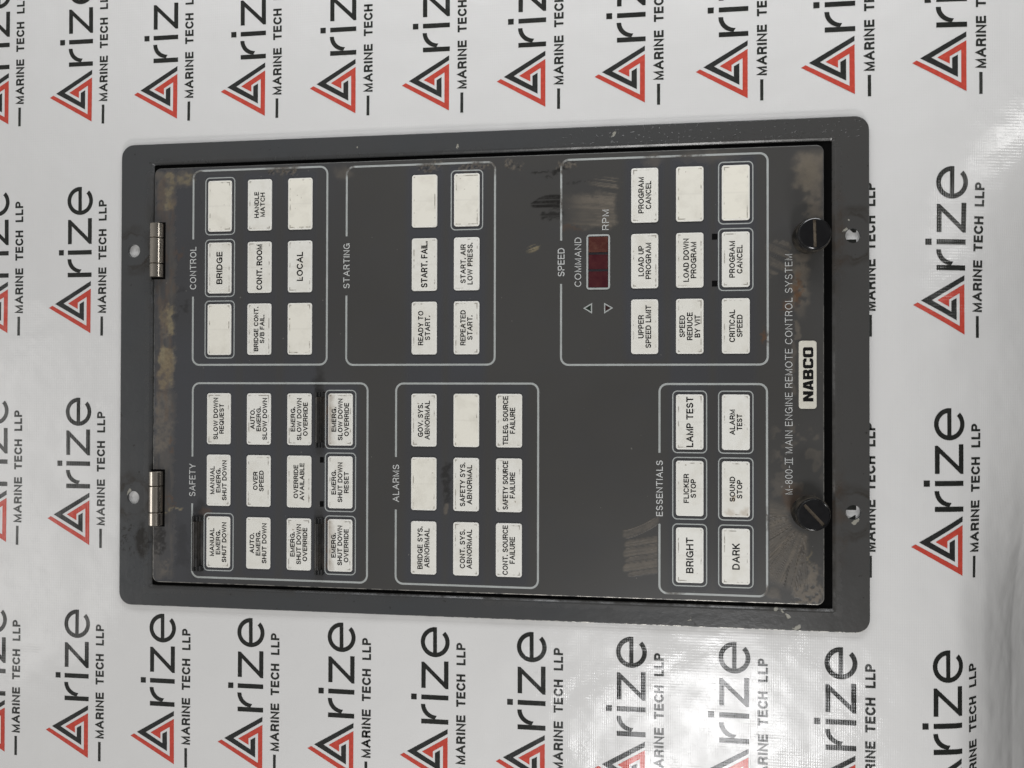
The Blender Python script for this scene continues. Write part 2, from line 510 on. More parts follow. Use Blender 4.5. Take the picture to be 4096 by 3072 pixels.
def path_line(mb, pts, width, z, mat=0, closed=False):
    """a printed line of constant width along a polyline"""
    n = len(pts); L = []; R = []
    for i in range(n):
        a = Vector(pts[i-1] if (closed or i > 0) else pts[i]); b = Vector(pts[i]); c = Vector(pts[(i+1) % n] if (closed or i < n-1) else pts[i])
        d1 = (b-a); d2 = (c-b)
        if d1.length < 1e-6: d1 = d2
        if d2.length < 1e-6: d2 = d1
        d1 = d1.normalized(); d2 = d2.normalized()
        t = (d1+d2).normalized(); nrm = Vector((-t.y, t.x))
        k = width/2/max(.5, t.dot(d1))
        L.append((b+nrm*k)[:]); R.append((b-nrm*k)[:])
    strip(mb, R, z, L, z, mat, closed=closed)

def _arc(cx, cy, rx, ry, a0, a1, n=14):
    return [(cx+rx*math.cos(math.radians(a0+(a1-a0)*i/n)), cy+ry*math.sin(math.radians(a0+(a1-a0)*i/n))) for i in range(n+1)]
# single-stroke lettering, cap height 1: (width, strokes)
GLYPH = {
 'A': (.84, [[(0, 0), (.42, 1), (.84, 0)], [(.15, .33), (.69, .33)]]),
 'B': (.68, [[(0, 0), (0, 1), (.40, 1)]+_arc(.40, .765, .235, .235, 90, -90)+[(0, .53)], [(.40, .53)]+_arc(.42, .265, .26, .265, 90, -90)+[(0, 0)]]),
 'C': (.78, [_arc(.42, .5, .42, .5, 42, 318, 22)]),
 'D': (.74, [[(0, 0), (0, 1), (.32, 1)]+_arc(.32, .5, .42, .5, 90, -90, 16)+[(0, 0)]]),
 'E': (.60, [[(.60, 1), (0, 1), (0, 0), (.61, 0)], [(0, .53), (.55, .53)]]),
 'F': (.57, [[(.57, 1), (0, 1), (0, 0)], [(0, .51), (.51, .51)]]),
 'G': (.82, [_arc(.42, .5, .42, .5, 45, 330, 22)+[(.81, .46), (.46, .46)], [(.81, .46), (.81, .02)]]),
 'H': (.70, [[(0, 0), (0, 1)], [(.70, 0), (.70, 1)], [(0, .52), (.70, .52)]]),
 'I': (.0, [[(0, 0), (0, 1)]]),
 'K': (.68, [[(0, 0), (0, 1)], [(.64, 1), (0, .36)], [(.24, .58), (.68, 0)]]),
 'L': (.54, [[(0, 1), (0, 0), (.54, 0)]]),
 'M': (.84, [[(0, 0), (0, 1), (.42, .04), (.84, 1), (.84, 0)]]),
 'N': (.70, [[(0, 0), (0, 1), (.70, 0), (.70, 1)]]),
 'O': (.86, [_arc(.43, .5, .43, .5, 90, 450, 30)]),
 'P': (.64, [[(0, 0), (0, 1), (.38, 1)]+_arc(.38, .73, .265, .27, 90, -90)+[(0, .46)]]),
 'Q': (.86, [_arc(.43, .5, .43, .5, 90, 450, 30), [(.52, .26), (.86, -.04)]]),
 'R': (.68, [[(0, 0), (0, 1), (.40, 1)]+_arc(.40, .74, .265, .26, 90, -90)+[(0, .48)], [(.40, .48), (.58, .36), (.66, 0)]]),
 'S': (.68, [_arc(.34, .745, .30, .255, 28, 180, 10)+[(.06, .66), (.16, .56), (.34, .51), (.54, .45), (.66, .36)]+_arc(.34, .26, .33, .26, 10, -155, 12)]),
 'T': (.70, [[(0, 1), (.70, 1)], [(.35, 1), (.35, 0)]]),
 'U': (.68, [[(0, 1), (0, .34)]+_arc(.34, .34, .34, .34, 180, 360, 14)+[(.68, 1)]]),
 'V': (.80, [[(0, 1), (.40, 0), (.80, 1)]]),
 'W': (1.14, [[(0, 1), (.285, 0), (.57, 1), (.855, 0), (1.14, 1)]]),
 'Y': (.78, [[(0, 1), (.39, .42), (.78, 1)], [(.39, .42), (.39, 0)]]),
 '0': (.62, [_arc(.31, .5, .31, .5, 90, 450, 26)]),
 '8': (.60, [_arc(.30, .76, .26, .24, 90, 450, 20), _arc(.30, .26, .30, .26, 90, 450, 20)]),
 '.': (.0, [[(0, -.02), (0, .11)]]),
 '-': (.34, [[(0, .42), (.34, .42)]]),
 '/': (.42, [[(0, -.05), (.42, 1.05)]]),
}
def letter_strokes(body, gap=.35, space=.50):
    u = 0; st = []
    for ch in body:
        if ch == ' ':
            u += space; continue
        w_, ss = GLYPH[ch]
        for q_ in ss: st.append([(u+a, b) for a, b in q_])
        u += w_+gap
    return st, u-gap

def put_text(mb, body, cx, cy, cap, width, z, mat=0, stroke=.28, gap=.35, space=.50):
    """lettering reading along +y; (cx, cy) its centre; cap height, overall width and stroke in mm"""
    st, w_ = letter_strokes(body, gap, space)
    su = (width-stroke)/w_; sv = cap-stroke
    for k_, q_ in enumerate(st):
        pts = [(cx-(b-.5)*sv, cy+(a-w_/2)*su) for a, b in q_]
        ext = stroke/2
        out_ = [pts[0]]
        for p in pts[1:]:
            if math.hypot(p[0]-out_[-1][0], p[1]-out_[-1][1]) > 1e-4: out_.append(p)
        pts = out_
        closed = math.hypot(pts[0][0]-pts[-1][0], pts[0][1]-pts[-1][1]) < 1e-3 and len(pts) > 4
        if closed: pts = pts[:-1]
        else:   # square caps
            for e_, i_ in ((0, 1), (-1, -2)):
                d_ = Vector(pts[e_])-Vector(pts[i_]); d_.normalize()
                pts[e_] = (Vector(pts[e_])+d_*ext*.9)[:]
        n0 = len(mb.f)
        path_line(mb, pts, stroke, z+.003*(k_ % 3), mat, closed)
        for i_ in range(n0, len(mb.f)):
            f = mb.f[i_]
            a, b, c = (mb.v[k2] for k2 in f[:3])
            if (b[0]-a[0])*(c[1]-a[1])-(b[1]-a[1])*(c[0]-a[0]) < 0: mb.f[i_] = f[::-1]

# ================================================================= numpy noise for dirt shapes
rng = np.random.RandomState(7)
_tab = rng.rand(256, 256)
def vnoise(x, y):
    xi = np.floor(x).astype(int); yi = np.floor(y).astype(int)
    fx = x-xi; fy = y-yi
    fx = fx*fx*(3-2*fx); fy = fy*fy*(3-2*fy)
    g = lambda a, b: _tab[a % 256, b % 256]
    return (g(xi, yi)*(1-fx)+g(xi+1, yi)*fx)*(1-fy)+(g(xi, yi+1)*(1-fx)+g(xi+1, yi+1)*fx)*fy
def fbm(x, y, o=4):
    s = 0; a = .5
    for i in range(o):
        s = s+a*vnoise(x+17.3*i, y+9.1*i); x = x*2.03; y = y*2.03; a *= .5
    return s/(1-.5**o)
def sstep(v, a, b):
    t = np.clip((v-a)/(b-a), 0, 1); return t*t*(3-2*t)

# ================================================================= setting: table and banner
tb = MB()
box(tb, -500, 168, -430, 430, -28, -1.2, 0, 1.0)
table = tb.build('table_top', plain('grey_table', (0.35, 0.34, 0.33), .6))
table['kind'] = 'structure'

def banner_z(x, y):
    x = np.asarray(x, float); y = np.asarray(y, float)
    z = -0.25+0.22*np.sin(x/31.0+y/47.0)*np.sin(y/26.0-x/83.0+1.0)+0.10*np.sin(x/13.0+2*np.sin(y/40.0))*np.sin(y/17.0)
    flatk = sstep(np.maximum(np.abs(x)-150, np.abs(y)-97), -4, 22)
    z = z*(0.15+0.85*flatk)
    z = np.minimum(z, -0.03)
    # the sheet is bent down towards the table edge on the right to darken that side, and rolls over it at the lower corner
    d1 = np.maximum(0, x-160); d2 = np.maximum(0, x-183)
    z = z-.0050*np.where(d1 > 60, 3600+120*(d1-60)*.6, d1**2)*(1-.7*sstep(y, 30, 110))
    z = z-(.72*(d2-10*(1-np.exp(-d2/10))))*sstep(-y, 10, 110)
    # faint crease running down beside the roll
    z = z+0.35*np.exp(-((x-(196-0.02*y))/4.0)**2)*sstep(-y, -20, 90)
    return z

xs = np.concatenate([np.arange(-520, -230, 10), np.arange(-230, 170, 2.5), np.arange(170, 240, .8), np.arange(240, 441, 8)])
ys = np.concatenate([np.arange(-440, -200, 10), np.arange(-200, 200, 1.8), np.arange(200, 441, 10)])
X, Y = np.meshgrid(xs, ys, indexing='ij')
Z = banner_z(X, Y)
nb_, mb_ = X.shape
me = bpy.data.meshes.new('banner')
idx = np.arange(nb_*mb_).reshape(nb_, mb_)
q = np.stack([idx[:-1, :-1], idx[1:, :-1], idx[1:, 1:], idx[:-1, 1:]], -1).reshape(-1, 4)
me.from_pydata((np.stack([X, Y, Z], -1).reshape(-1, 3)*MM).tolist(), [], q.tolist())
me.polygons.foreach_set('use_smooth', [True]*len(me.polygons))
me.materials.append(M_BANNER)
banner = bpy.data.objects.new('banner', me); C.objects.link(banner)
banner['label'] = 'white vinyl banner printed with rows of red and black logos, spread under the grey panel'
banner['category'] = 'banner'

# one printed logo in (u, v): u along the reading direction (+y), v upwards (-x)
def cv(pts): return [((1530-y)*.0447, (1165-x)*.0432) for x, y in pts]
RED = cv([(1162, 1530), (708, 1283), (745, 1262), (1118, 1458), (1118, 1180), (1022, 1235), (1022, 1296), (918, 1242), (1162, 1102)])
BLK = cv([(775, 1245), (1162, 1028), (1162, 1072), (868, 1242), (1042, 1338), (1042, 1248), (1090, 1222), (1090, 1410)])
def logo_polys():
    P = [(1, [RED]), (2, [BLK])]
    T = 3
    R_ = lambda u0, u1, v0, v1: [(u0, v0), (u1, v0), (u1, v1), (u0, v1)]
    XH = 11.0; B = -.15
    # r
    P.append((T, [R_(24.2, 26.1, B, XH)]))
    arm_o = [(26.1, 5.2)]; arm = []
    for i in range(9):
        a = math.pi-(math.pi/2)*i/8
        arm.append((32.0+5.9*math.cos(a), 5.4+5.75*math.sin(a)))
    arm2 = []
    for i in range(9):
        a = math.pi/2+(math.pi/2)*i/8
        arm2.append((32.0+5.0*math.cos(a)*.9, 4.6+4.75*math.sin(a)))
    P.append((T, [arm+arm2]))
    # i
    P.append((T, [R_(33.9, 35.8, B, XH)])); P.append((T, [R_(33.7, 36.0, 12.9, 15.2)]))
    # z
    P.append((T, [[(38.4, B), (49.5, B), (49.5, 1.7), (41.3, 1.7), (49.0, 9.9), (49.0, XH), (38.5, XH), (38.5, 9.2), (46.2, 9.2), (38.4, 1.0)]]))
    # e
    cu_, cv_, ru, rv = 57.1, 5.35, 6.05, 5.95
    e = []
    for i in range(49):
        a = math.radians(4+i*(316-4)/48); e.append((cu_+ru*math.cos(a), cv_+rv*math.sin(a)))
    for i in range(48, -1, -1):
        a = math.radians(10+i*(316-10)/48); e.append((cu_+(ru-1.75)*math.cos(a), cv_+(rv-1.75)*math.sin(a)))
    P.append((T, [e]))
    P.append((T, [R_(cu_-ru+1.2, cu_+ru-.03, cv_-.75, cv_+.85)]))
    # dash of the strapline
    P.append((4, [R_(-1.1, 7.1, -5.75, -4.55)]))
    return P
LOGO = logo_polys()
def sub_text():
    m_ = MB()
    for body, u0, u1 in (('MARINE', 8.6, 28.2), ('TECH', 31.5, 44.6), ('LLP', 48.3, 57.2)):
        put_text(m_, body, 0, (u0+u1)/2, 3.75, u1-u0, 0, 0, .84, .44)
    # back to (u, v): u = y, v = -x
    vs = [(y, -x-7.1+3.75/2) for x, y, z in m_.v]
    return vs, m_.f
SUB = sub_text()

def make_logo(i, j):
    bx = -205.72+39.15*i+.054*j
    by = 108.9-.317*i-90.86*j
    if j == 0: by += 0.3-0.75*math.exp(-((i-5.3)/2.3)**2)
    if i > 8: bx += max(0, i-8)**2/4*(1.5, 1.5, 1.65, .75, .1, .1)[j+1]
    bm = bmesh.new()
    layers = {}
    def addpoly(pts, tris, mat):
        vv = [bm.verts.new((bx-v_, by+u_, 0)) for u_, v_ in pts]
        for t in tris:
            if len(set(t)) < 3: continue
            try: f = bm.faces.new([vv[k] for k in t])
            except ValueError: continue
            f.material_index = mat-1
    for mat, loops in LOGO:
        pts = [p for l in loops for p in l]
        tris = tessellate_polygon([[Vector((a, b, 0)) for a, b in l] for l in loops])
        addpoly(pts, tris, mat)
    addpoly(SUB[0], SUB[1], 4)
    bmesh.ops.triangulate(bm, faces=[f for f in bm.faces if len(f.verts) > 3])
    lim = 1.7 if i >= 9 else 3.0
    for it in range(6):
        ed = [e for e in bm.edges if e.calc_length() > lim]
        if not ed: break
        bmesh.ops.subdivide_edges(bm, edges=ed, cuts=1)
        bmesh.ops.triangulate(bm, faces=[f for f in bm.faces if len(f.verts) > 3])
    bmesh.ops.recalc_face_normals(bm, faces=bm.faces)
    co_ = np.array([v.co[:] for v in bm.verts])
    zz = banner_z(co_[:, 0], co_[:, 1])+(0.09 if i >= 9 else 0.06)
    for v, z in zip(bm.verts, zz): v.co = (v.co.x*MM, v.co.y*MM, z*MM)
    for f in bm.faces:
        f.smooth = True
        if f.normal.z < 0: f.normal_flip()
    m_ = bpy.data.meshes.new('printed_logo'); bm.to_mesh(m_); bm.free()
    m_.materials.append(M_RED); m_.materials.append(M_BLACK); m_.materials.append(M_WORD); m_.materials.append(M_STRAP)
    o = bpy.data.objects.new('printed_logo', m_); C.objects.link(o); o.parent = banner
for i in range(-1, 11):
    for j in range(-1, 5):
        if j in (1, 2) and 2 <= i <= 8: continue      # wholly under the panel
        make_logo(i, j)

# ================================================================= the control panel
panel = empty('control_panel', (0, 0, 0))
panel['label'] = 'dark grey control panel with rows of ivory lettered buttons, lying on the white banner'
panel['category'] = 'control panel'
ZF = 1.3      # top of frame
ZD = 1.5      # top of door

# ---- frame
FW, FH = 303.24, 195.0
holes = [(-145.8, 52.4), (-145.5, -52.2), (145.7, 52.2), (145.7, -52.2)]
mb = MB()
outer = lambda i: rrect(0, 0, FW-2*i, FH-2*i, 5.4-i, 8)
IX0, IX1, IY0, IY1 = -138.6, 139.7, -90.3, 90.1
def inner(i):   # i = inset towards the middle of the panel
    return rrect((IX0+IX1)/2, (IY0+IY1)/2, IX1-IX0-2*i, IY1-IY0-2*i, 1.9-min(i, 1.5), 5)
hl = [circle(x, y, 2.78) for x, y in holes]
flat(mb, [outer(.28), inner(0)]+hl, ZF, 0)
pr = (outer(.28), ZF)
for k in range(1, 4):
    a = math.pi/2*k/3
    cur = (outer(.28-.28*math.sin(a)), ZF-.28*(1-math.cos(a)))
    strip(mb, cur[0], cur[1], pr[0], pr[1], 1, True); pr = cur
strip(mb, outer(0), 0.0, pr[0], pr[1], 1)
prof_in = [(0, 0), (.12, .03), (.50, .19), (.54, .22), (1.14, .77), (1.34, .98), (1.36, 1.18)]   # inset, drop: pressed-in sloping lip
prof_sm = [False, False, False, False, False, False]
for (i0, d0), (i1, d1_), sm_ in zip(prof_in[:-1], prof_in[1:], prof_sm):
    strip(mb, inner(i0), ZF-d0, inner(i1), ZF-d1_, 0, sm_)
for h in hl: strip(mb, h, ZF, h, 0.0, 1)
mb.build('mounting_frame', [M_FRAME, M_OUTER], panel)
mb = MB()
flat(mb, [inner(1.2)], 0.10, 0)  # black sheet standing in for deep shade in the door gap
strip(mb, inner(1.2), 0.0, inner(1.2), 0.10, 0)
mb.build('gap_shade_tray', M_TRAY, panel)

# ---- door: a fine grid so that stains can have shapes of their own
DX0, DX1, DY0, DY1 = -135.85, 134.9, -87.2, 86.75
bv = 0.42
gx = np.arange(DX0+bv, DX1-bv+1e-6, (DX1-DX0-2*bv)/round((DX1-DX0-2*bv)/.4))
gy = np.arange(DY0+bv, DY1-bv+1e-6, (DY1-DY0-2*bv)/round((DY1-DY0-2*bv)/.4))
GX, GY = np.meshgrid(gx, gy, indexing='ij')
PX, PY = GX.copy(), GY.copy()
rc = 2.4     # round the corners of the grid
hx, hy = (gx[-1]-gx[0])/2, (gy[-1]-gy[0])/2
mx, my = (gx[-1]+gx[0])/2, (gy[-1]+gy[0])/2
dx = np.maximum(np.abs(PX-mx)-(hx-rc), 0); dy = np.maximum(np.abs(PY-my)-(hy-rc), 0)
mxx = np.maximum(dx, dy); ln = np.sqrt(dx*dx+dy*dy)
k = np.where((ln > 1e-6), np.minimum(1, mxx/np.maximum(ln, 1e-6)), 1)
PX = mx+np.sign(PX-mx)*(np.minimum(np.abs(PX-mx), hx-rc)+dx*k)
PY = my+np.sign(PY-my)*(np.minimum(np.abs(PY-my), hy-rc)+dy*k)
n1, n2 = PX.shape
idx = np.arange(n1*n2).reshape(n1, n2)
quads = np.stack([idx[:-1, :-1], idx[1:, :-1], idx[1:, 1:], idx[:-1, 1:]], -1).reshape(-1, 4)
verts = np.stack([PX, PY, np.full_like(PX, ZD)], -1).reshape(-1, 3)
border = np.concatenate([idx[:, 0], idx[-1, 1:], idx[-2::-1, -1], idx[0, -2:0:-1]])
nbd = len(border)
bp = verts[border]
tang = np.roll(bp, -1, 0)-np.roll(bp, 1, 0)
nrm = np.stack([tang[:, 1], -tang[:, 0]], 1); nrm /= np.linalg.norm(nrm, axis=1)[:, None]
allv = [verts]; faces = quads.tolist(); mats = [0]*len(quads)
prev = border; base = len(verts)
for kk, (off, zz) in enumerate(((.16, ZD-.05), (.33, ZD-.17), (.42, ZD-.42), (.42, 0.3))):
    ring_ = np.c_[bp[:, :2]+nrm*off, np.full(nbd, zz)]
    allv.append(ring_)
    cur = base+np.arange(nbd); base += nbd
    faces += np.stack([prev, cur, np.roll(cur, -1), np.roll(prev, -1)], -1).tolist()
    mats += [1]*nbd
    prev = cur
allv = np.concatenate(allv)
me = bpy.data.meshes.new('door')
me.from_pydata((allv*MM).tolist(), [], faces)
me.materials.append(M_DOOR); me.materials.append(M_EDGE)
me.polygons.foreach_set('material_index', mats)
me.polygons.foreach_set('use_smooth', [False]*len(quads)+[True]*(len(faces)-len(quads)))

ax_, ay_ = allv[:, 0], allv[:, 1]
N = lambda s, ox=0, oy=0, o=4: fbm(ax_/s+ox+50, ay_/s+oy+50, o)
wx = ax_+(N(3.0)-.5)*4.0+(N(.9, 8)-.5)*1.2
wy = ay_+(N(3.0, 31, 7)-.5)*4.0+(N(.9, 3, 9)-.5)*1.2
def bl(cx, cy, rx, ry, soft=.3, warp=True):
    a, b = (wx, wy) if warp else (ax_, ay_)
    d = np.sqrt(((a-cx)/rx)**2+((b-cy)/ry)**2)
    return sstep(d, 1+soft, 1-soft)
def rc_(x0, x1, y0, y1, soft=.8, warp=True):
    a, b = (wx, wy) if warp else (ax_, ay_)
    return sstep(a, x0-soft, x0+soft)*sstep(-a, -x1-soft, -x1+soft)*sstep(b, y0-soft, y0+soft)*sstep(-b, -y1-soft, -y1+soft)
A = {k_: np.zeros(len(allv)) for k_ in ('tan', 'grime', 'dark', 'rust', 'film_sheen', 'streak')}
def mx_(k_, v): A[k_] = np.maximum(A[k_], v)
# warm film plus painted ceiling sheen, less the wiped button columns
film_sheen = np.ones(len(allv))
for c, y0, y1 in ((-106.5, -84, 84), (-89, -84, 84), (-71.6, -84, 84), (-54.1, -84, -4), (-19.3, -84, 84), (-2.1, -84, 84), (15.1, -84, -4), (68, 5, 84), (85.2, -84, 84), (102.4, -84, 84)):
    film_sheen = np.minimum(film_sheen, 1-rc_(c-7.6, c+7.6, y0, y1, 2.0, False))
film_sheen = np.minimum(film_sheen, sstep(ax_, -128, -95)*.6+sstep(ax_, -60, -40)*.6)
A['film_sheen'] = np.clip(film_sheen*(.65+.7*N(11, 5, 5)), 0, 1)
# old tape residue beside the hinges
mx_('grime', .55*rc_(-135, -126.6, 68.5, 85.5, 1.2)*(.45+.55*sstep(N(1.4, 4), .3, .55)))
mx_('grime', .5*rc_(-128, -118.5, 78.5, 85.2, 1.6)*(.4+.6*sstep(N(1.4, 4), .3, .55)))
mx_('tan', .55*rc_(-130.4, -127.4, 69.5, 84.5, .5)*(.3+.7*sstep(N(2.2, 40), .34, .5)))
mx_('tan', .5*rc_(-128, -119, 79.5, 84.5, 1.0)*sstep(N(2.0, 12), .4, .56))
mx_('tan', .75*rc_(-130.0, -127.2, 16.5, 28.5, .4)*(.3+.7*sstep(N(2.0, 2), .28, .45)))
mx_('grime', .7*rc_(-133.2, -129, 15, 29, .9)*sstep(N(1.2, 6), .3, .55))
mx_('tan', .38*rc_(-133, -129.5, 18, 28, .8)*sstep(N(1.5, 9), .45, .6))
mx_('tan', .75*rc_(-133.6, -127.0, 1.5, 11.2, .6)*(.35+.65*sstep(N(2.4, 77), .30, .48)))
mx_('tan', .6*rc_(-133, -126.2, -6.4, 2.0, .5)*sstep(N(1.8, 71), .38, .55))
mx_('grime', .7*rc_(-133.8, -126.4, -6.5, 10, .8))
mx_('grime', .78*rc_(-135, -127.5, -33, -7, 1.3)*(.5+.5*sstep(N(.9, 15, 3), .25, .6)))
mx_('grime', .34*rc_(-135.2, -126.5, -86, 86, 1.4)*(.35+.65*sstep(fbm(ax_/1.2+3, ay_/9+5, 3), .35, .6)))
mx_('rust', .22*rc_(-134.5, -127, -20, 86, 1.2)*sstep(fbm(ax_/2+31, ay_/7+15, 3), .45, .62))
mx_('rust', .45*rc_(-128.2, -126.4, -34, -27, .5)*sstep(N(1.2, 19), .4, .6))
mx_('tan', .75*rc_(-130, -122, -57.6, -56.0, .35)*sstep(N(.7, 21), .42, .6))
mx_('rust', .5*rc_(-129.5, -125, -56, -50, .6)*sstep(N(.8, 25), .55, .68))
mx_('dark', .75*rc_(-135.4, -130.4, -75, -63.5, .8)*sstep(N(1.0, 27), .25, .55))
mx_('dark', .3*rc_(-125, -120, -80, -62, 1.5))
mx_('grime', .55*bl(-130.2, -81, 3.6, 3.6, .5)*sstep(N(.8, 29), .3, .6))
mx_('dark', .45*rc_(-126, -119.5, 24, 36, 2.0)*sstep(N(2.2, 33), .5, .65))
mx_('rust', .3*bl(-124.5, 50, 2.2, 4, .6)*sstep(N(1.5, 35), .45, .6))
# rubbed and gouged places along the upper edge
for x0, x1, y0, y1 in ((-85.5, -72, 82.6, 85.2), (-22.5, -12, 82.2, 84.6), (-6, 7.5, 81.4, 84.2), (12, 20, 81.6, 84.4), (33, 41, 80.5, 84)):
    mx_('grime', .8*rc_(x0, x1, y0, y1, .5)*sstep(N(.8, 41), .4, .58))
    mx_('dark', .6*rc_(x0, x1, y0, y1, .5)*sstep(N(.7, 47), .58, .68))
mx_('grime', .45*bl(-53.5, 82, 3.4, 2.6, .5)); mx_('grime', .4*bl(71, 82.6, 3.6, 2.2, .6)); mx_('grime', .32*bl(92, 83.8, 10, 2.2, .6))
# dark dry brush strokes left of the SPEED frame
def strokes(key, x0, x1, y0, y1, per, amt, seed, slope=0.0, lo=.42, hi=.58):
    yy = ay_+slope*(ax_-x0)
    s = fbm(ax_/26+seed, yy/per+seed*3.1, 3)
    mx_(key, amt*sstep(s, lo, hi)*rc_(x0, x1, y0, y1, .55)*(.55+.45*sstep(N(.7, seed), .3, .55)))
    inside = rc_(x0, x1, y0, y1, .55)
    A['streak'] = np.maximum(A['streak'], inside*sstep(np.abs(fbm(ax_/30+seed, yy/(per*.55)+seed*1.7, 2)-.5), .035, .0))
xl = np.interp(ay_, [65.3, 66.5, 67.4, 68.5, 69.5, 70.3, 71.0], [25.0, 23.6, 23.3, 25.0, 26.5, 28.5, 32.0])
wob = ay_+.35*(N(5, 121)-.5)+.012*(ax_-30)
main = sstep(ax_-xl, -.2, .35)*sstep(-ax_, -35.5, -35.1)*sstep(wob, 65.4, 65.7)*sstep(-wob, -71.0, -70.6)
for yl in (68.75, 67.0): main = main*(1-.85*sstep(np.abs(wob-yl), .22, .08))
mx_('dark', 1.0*main*(.7+.3*sstep(N(1.2, 123), .3, .5)))
mx_('dark', .8*rc_(27.2, 35.2, 61.5, 63.0, .3)*(1-.5*sstep(np.abs(wob-62.4), .2, .08)))
mx_('dark', .7*rc_(30.5, 35.2, 60.6, 61.2, .25))
mx_('dark', .6*rc_(31, 35.2, 64.0, 64.6, .25))
mx_('dark', .85*bl(34.6, 79.9, 3.6, .8, .35)); mx_('dark', .8*bl(27, 79.8, 2.9, .4, .4)); mx_('dark', .6*bl(30.5, 77.8, 1.8, .25, .5))
mx_('dark', .55*bl(42.5, 75.6, 5.0, .5, .6)*sstep(N(.6, 51), .4, .6)); mx_('dark', .4*bl(49.5, 73.6, 3.2, .35, .6)*sstep(N(.6, 53), .4, .6))
# brown scrubbed patch beside RPM: thin near the SPEED line, thicker to the right, combed by a brush
comb = ay_+.10*(ax_-36)+.5*(N(6, 141)-.5)
lines = sstep(fbm(ax_/40+4, comb/.62+3, 2), .38, .64)
soft = rc_(36.2, 57.3, 57.3, 70.4, 1.0)*sstep(ax_, 34, 44)
fadeL = .45+.55*sstep(ax_, 36, 54)
mx_('grime', soft*fadeL*(.48+.5*lines))
comb2 = ay_+.16*(ax_-46)+.25*(N(5, 143)-.5)
lines2 = sstep(fbm(ax_/30+14, comb2/.6+13, 2), .46, .66)
mx_('grime', rc_(45, 57.3, 70, 76.3, 1.2)*lines2*.8*sstep(ax_+.8*ay_, 104, 112))
mx_('rust', .30*rc_(36, 44, 55.6, 58.6, .8)*sstep(N(.8, 57), .4, .6))
# tan scuff beside SPEED
a = (ax_-24.4)*.94+(ay_-49.6)*.35; b = -(ax_-24.4)*.35+(ay_-49.6)*.94
mx_('tan', .75*sstep(np.sqrt((a/3.4)**2+(b/1.5)**2), 1.1, .6)*sstep(fbm(a/6+9, b/.45+9, 3), .42, .58))
# strokes left of ESSENTIALS: four overlapping slanted wipes with pale ridges between them
tt = ay_-.17*(ax_-60)+.5*(N(9, 151, 0, 2)-.5)
for t0, t1, xl in ((-67.6, -65.0, 60.4), (-71.6, -68.0, 59.9), (-73.6, -71.9, 60.6), (-77.2, -73.9, 59.8), (-79.3, -77.3, 61.6)):
    yr = (tt-(t0+t1)/2)/((t1-t0)/2)
    end = sstep(ax_-xl-.9*yr**2, -.5, .5)*sstep(-ax_, -73.2, -72.6)
    body = sstep(np.abs(yr), 1.0, .8)*end
    mx_('grime', body*(.42+.3*sstep(fbm(ax_/22+7, tt/.5+t0, 2), .35, .65)))
    ridge = sstep(np.abs(tt-t1-.12), .26, .08)*end*(.4+.6*sstep(N(4, 157, 0, 2), .35, .6))
    mx_('grime', .8*ridge)
    A['dark'] = np.maximum(A['dark'], .4*sstep(np.abs(tt-t0-.25), .25, .05)*end)
yc = -62.2+.30*np.maximum(ax_-61.5, 0)*.75+.018*np.maximum(ax_-60, 0)**2
mx_('grime', .5*sstep(np.abs(ay_-yc), 1.5, .7)*rc_(59.8, 73.4, -64, -51, .6, False)*(.5+.5*sstep(N(1.1, 61), .3, .6)))
mx_('grime', .8*sstep(np.abs(ay_-yc-1.5), .30, .1)*rc_(60.0, 72, -64, -50, .8, False))
mx_('grime', .75*sstep(np.abs(ay_-yc+1.5), .22, .1)*rc_(61, 73, -66, -50, .8, False))
# fan of wiping strokes round the lower thumb screw
ang = np.arctan2(ay_+53.0, ax_-129.4); rad = np.hypot(ax_-129.4, ay_+53.0)
fan = fbm(ang*17+33, rad/30+5, 3)
fm = sstep(rad, 6.5, 9)*sstep(-rad, -31, -27)*sstep(-ang, 1.52, 1.75)*sstep(ang, -3.35, -3.05)*sstep(ax_, 114.4, 115.2)
fm2 = sstep(rad, 6.5, 9)*sstep(-rad, -27, -24)*sstep(ang, 2.7, 3.0)*sstep(ax_, 114.4, 115.2)
mx_('grime', (fm*(.5+.4*sstep(fan, .4, .62))))
mx_('grime', fm2*(.36+.3*sstep(fan, .36, .6)))
A['dark'] = np.maximum(A['dark'], .6*fm*sstep(np.abs(fbm(ang*9+3, rad/60, 2)-.5), .03, .005))
A['streak'] = np.maximum(A['streak'], fm*sstep(np.abs(fbm(ang*24+3, rad/40, 2)-.5), .06, 0))
mx_('grime', .95*rc_(124, 134.4, -86.6, -79.5, 1.0)*sstep(N(1.2, 63), .36, .52))
mx_('grime', .95*rc_(128, 133, -80, -71.5, .8)*sstep(N(1.6, 65), .36, .5))
mx_('tan', .55*rc_(127.6, 130, -71.5, -67, .5)*sstep(N(.8, 67), .5, .62))
mx_('grime', .5*bl(115.8, -83.6, 2.6, 2.0, .5))
# smear with a rusty middle right of the title lettering
mx_('grime', .8*bl(126.2, 36, 3.2, 12, .45)*sstep(N(2.2, 69), .25, .5))
mx_('rust', .8*bl(125.6, 31.5, 1.7, 6.0, .5)*sstep(N(1.5, 70), .25, .5)); mx_('rust', .55*bl(121.0, 26.0, 2.6, 2.6, .5)*sstep(N(1.4, 73), .35, .55))
mx_('grime', .6*rc_(123.7, 125.9, 13.5, 20, .4)); mx_('grime', .45*rc_(122.5, 124.2, -8, 13, .7))
strokes('grime', 114.4, 122, 37, 50, .9, .5, 17.3, .5, .42, .6)
mx_('rust', .7*bl(113.4, 14.2, .9, 2.8, .5)*sstep(N(1.0, 75), .35, .55))
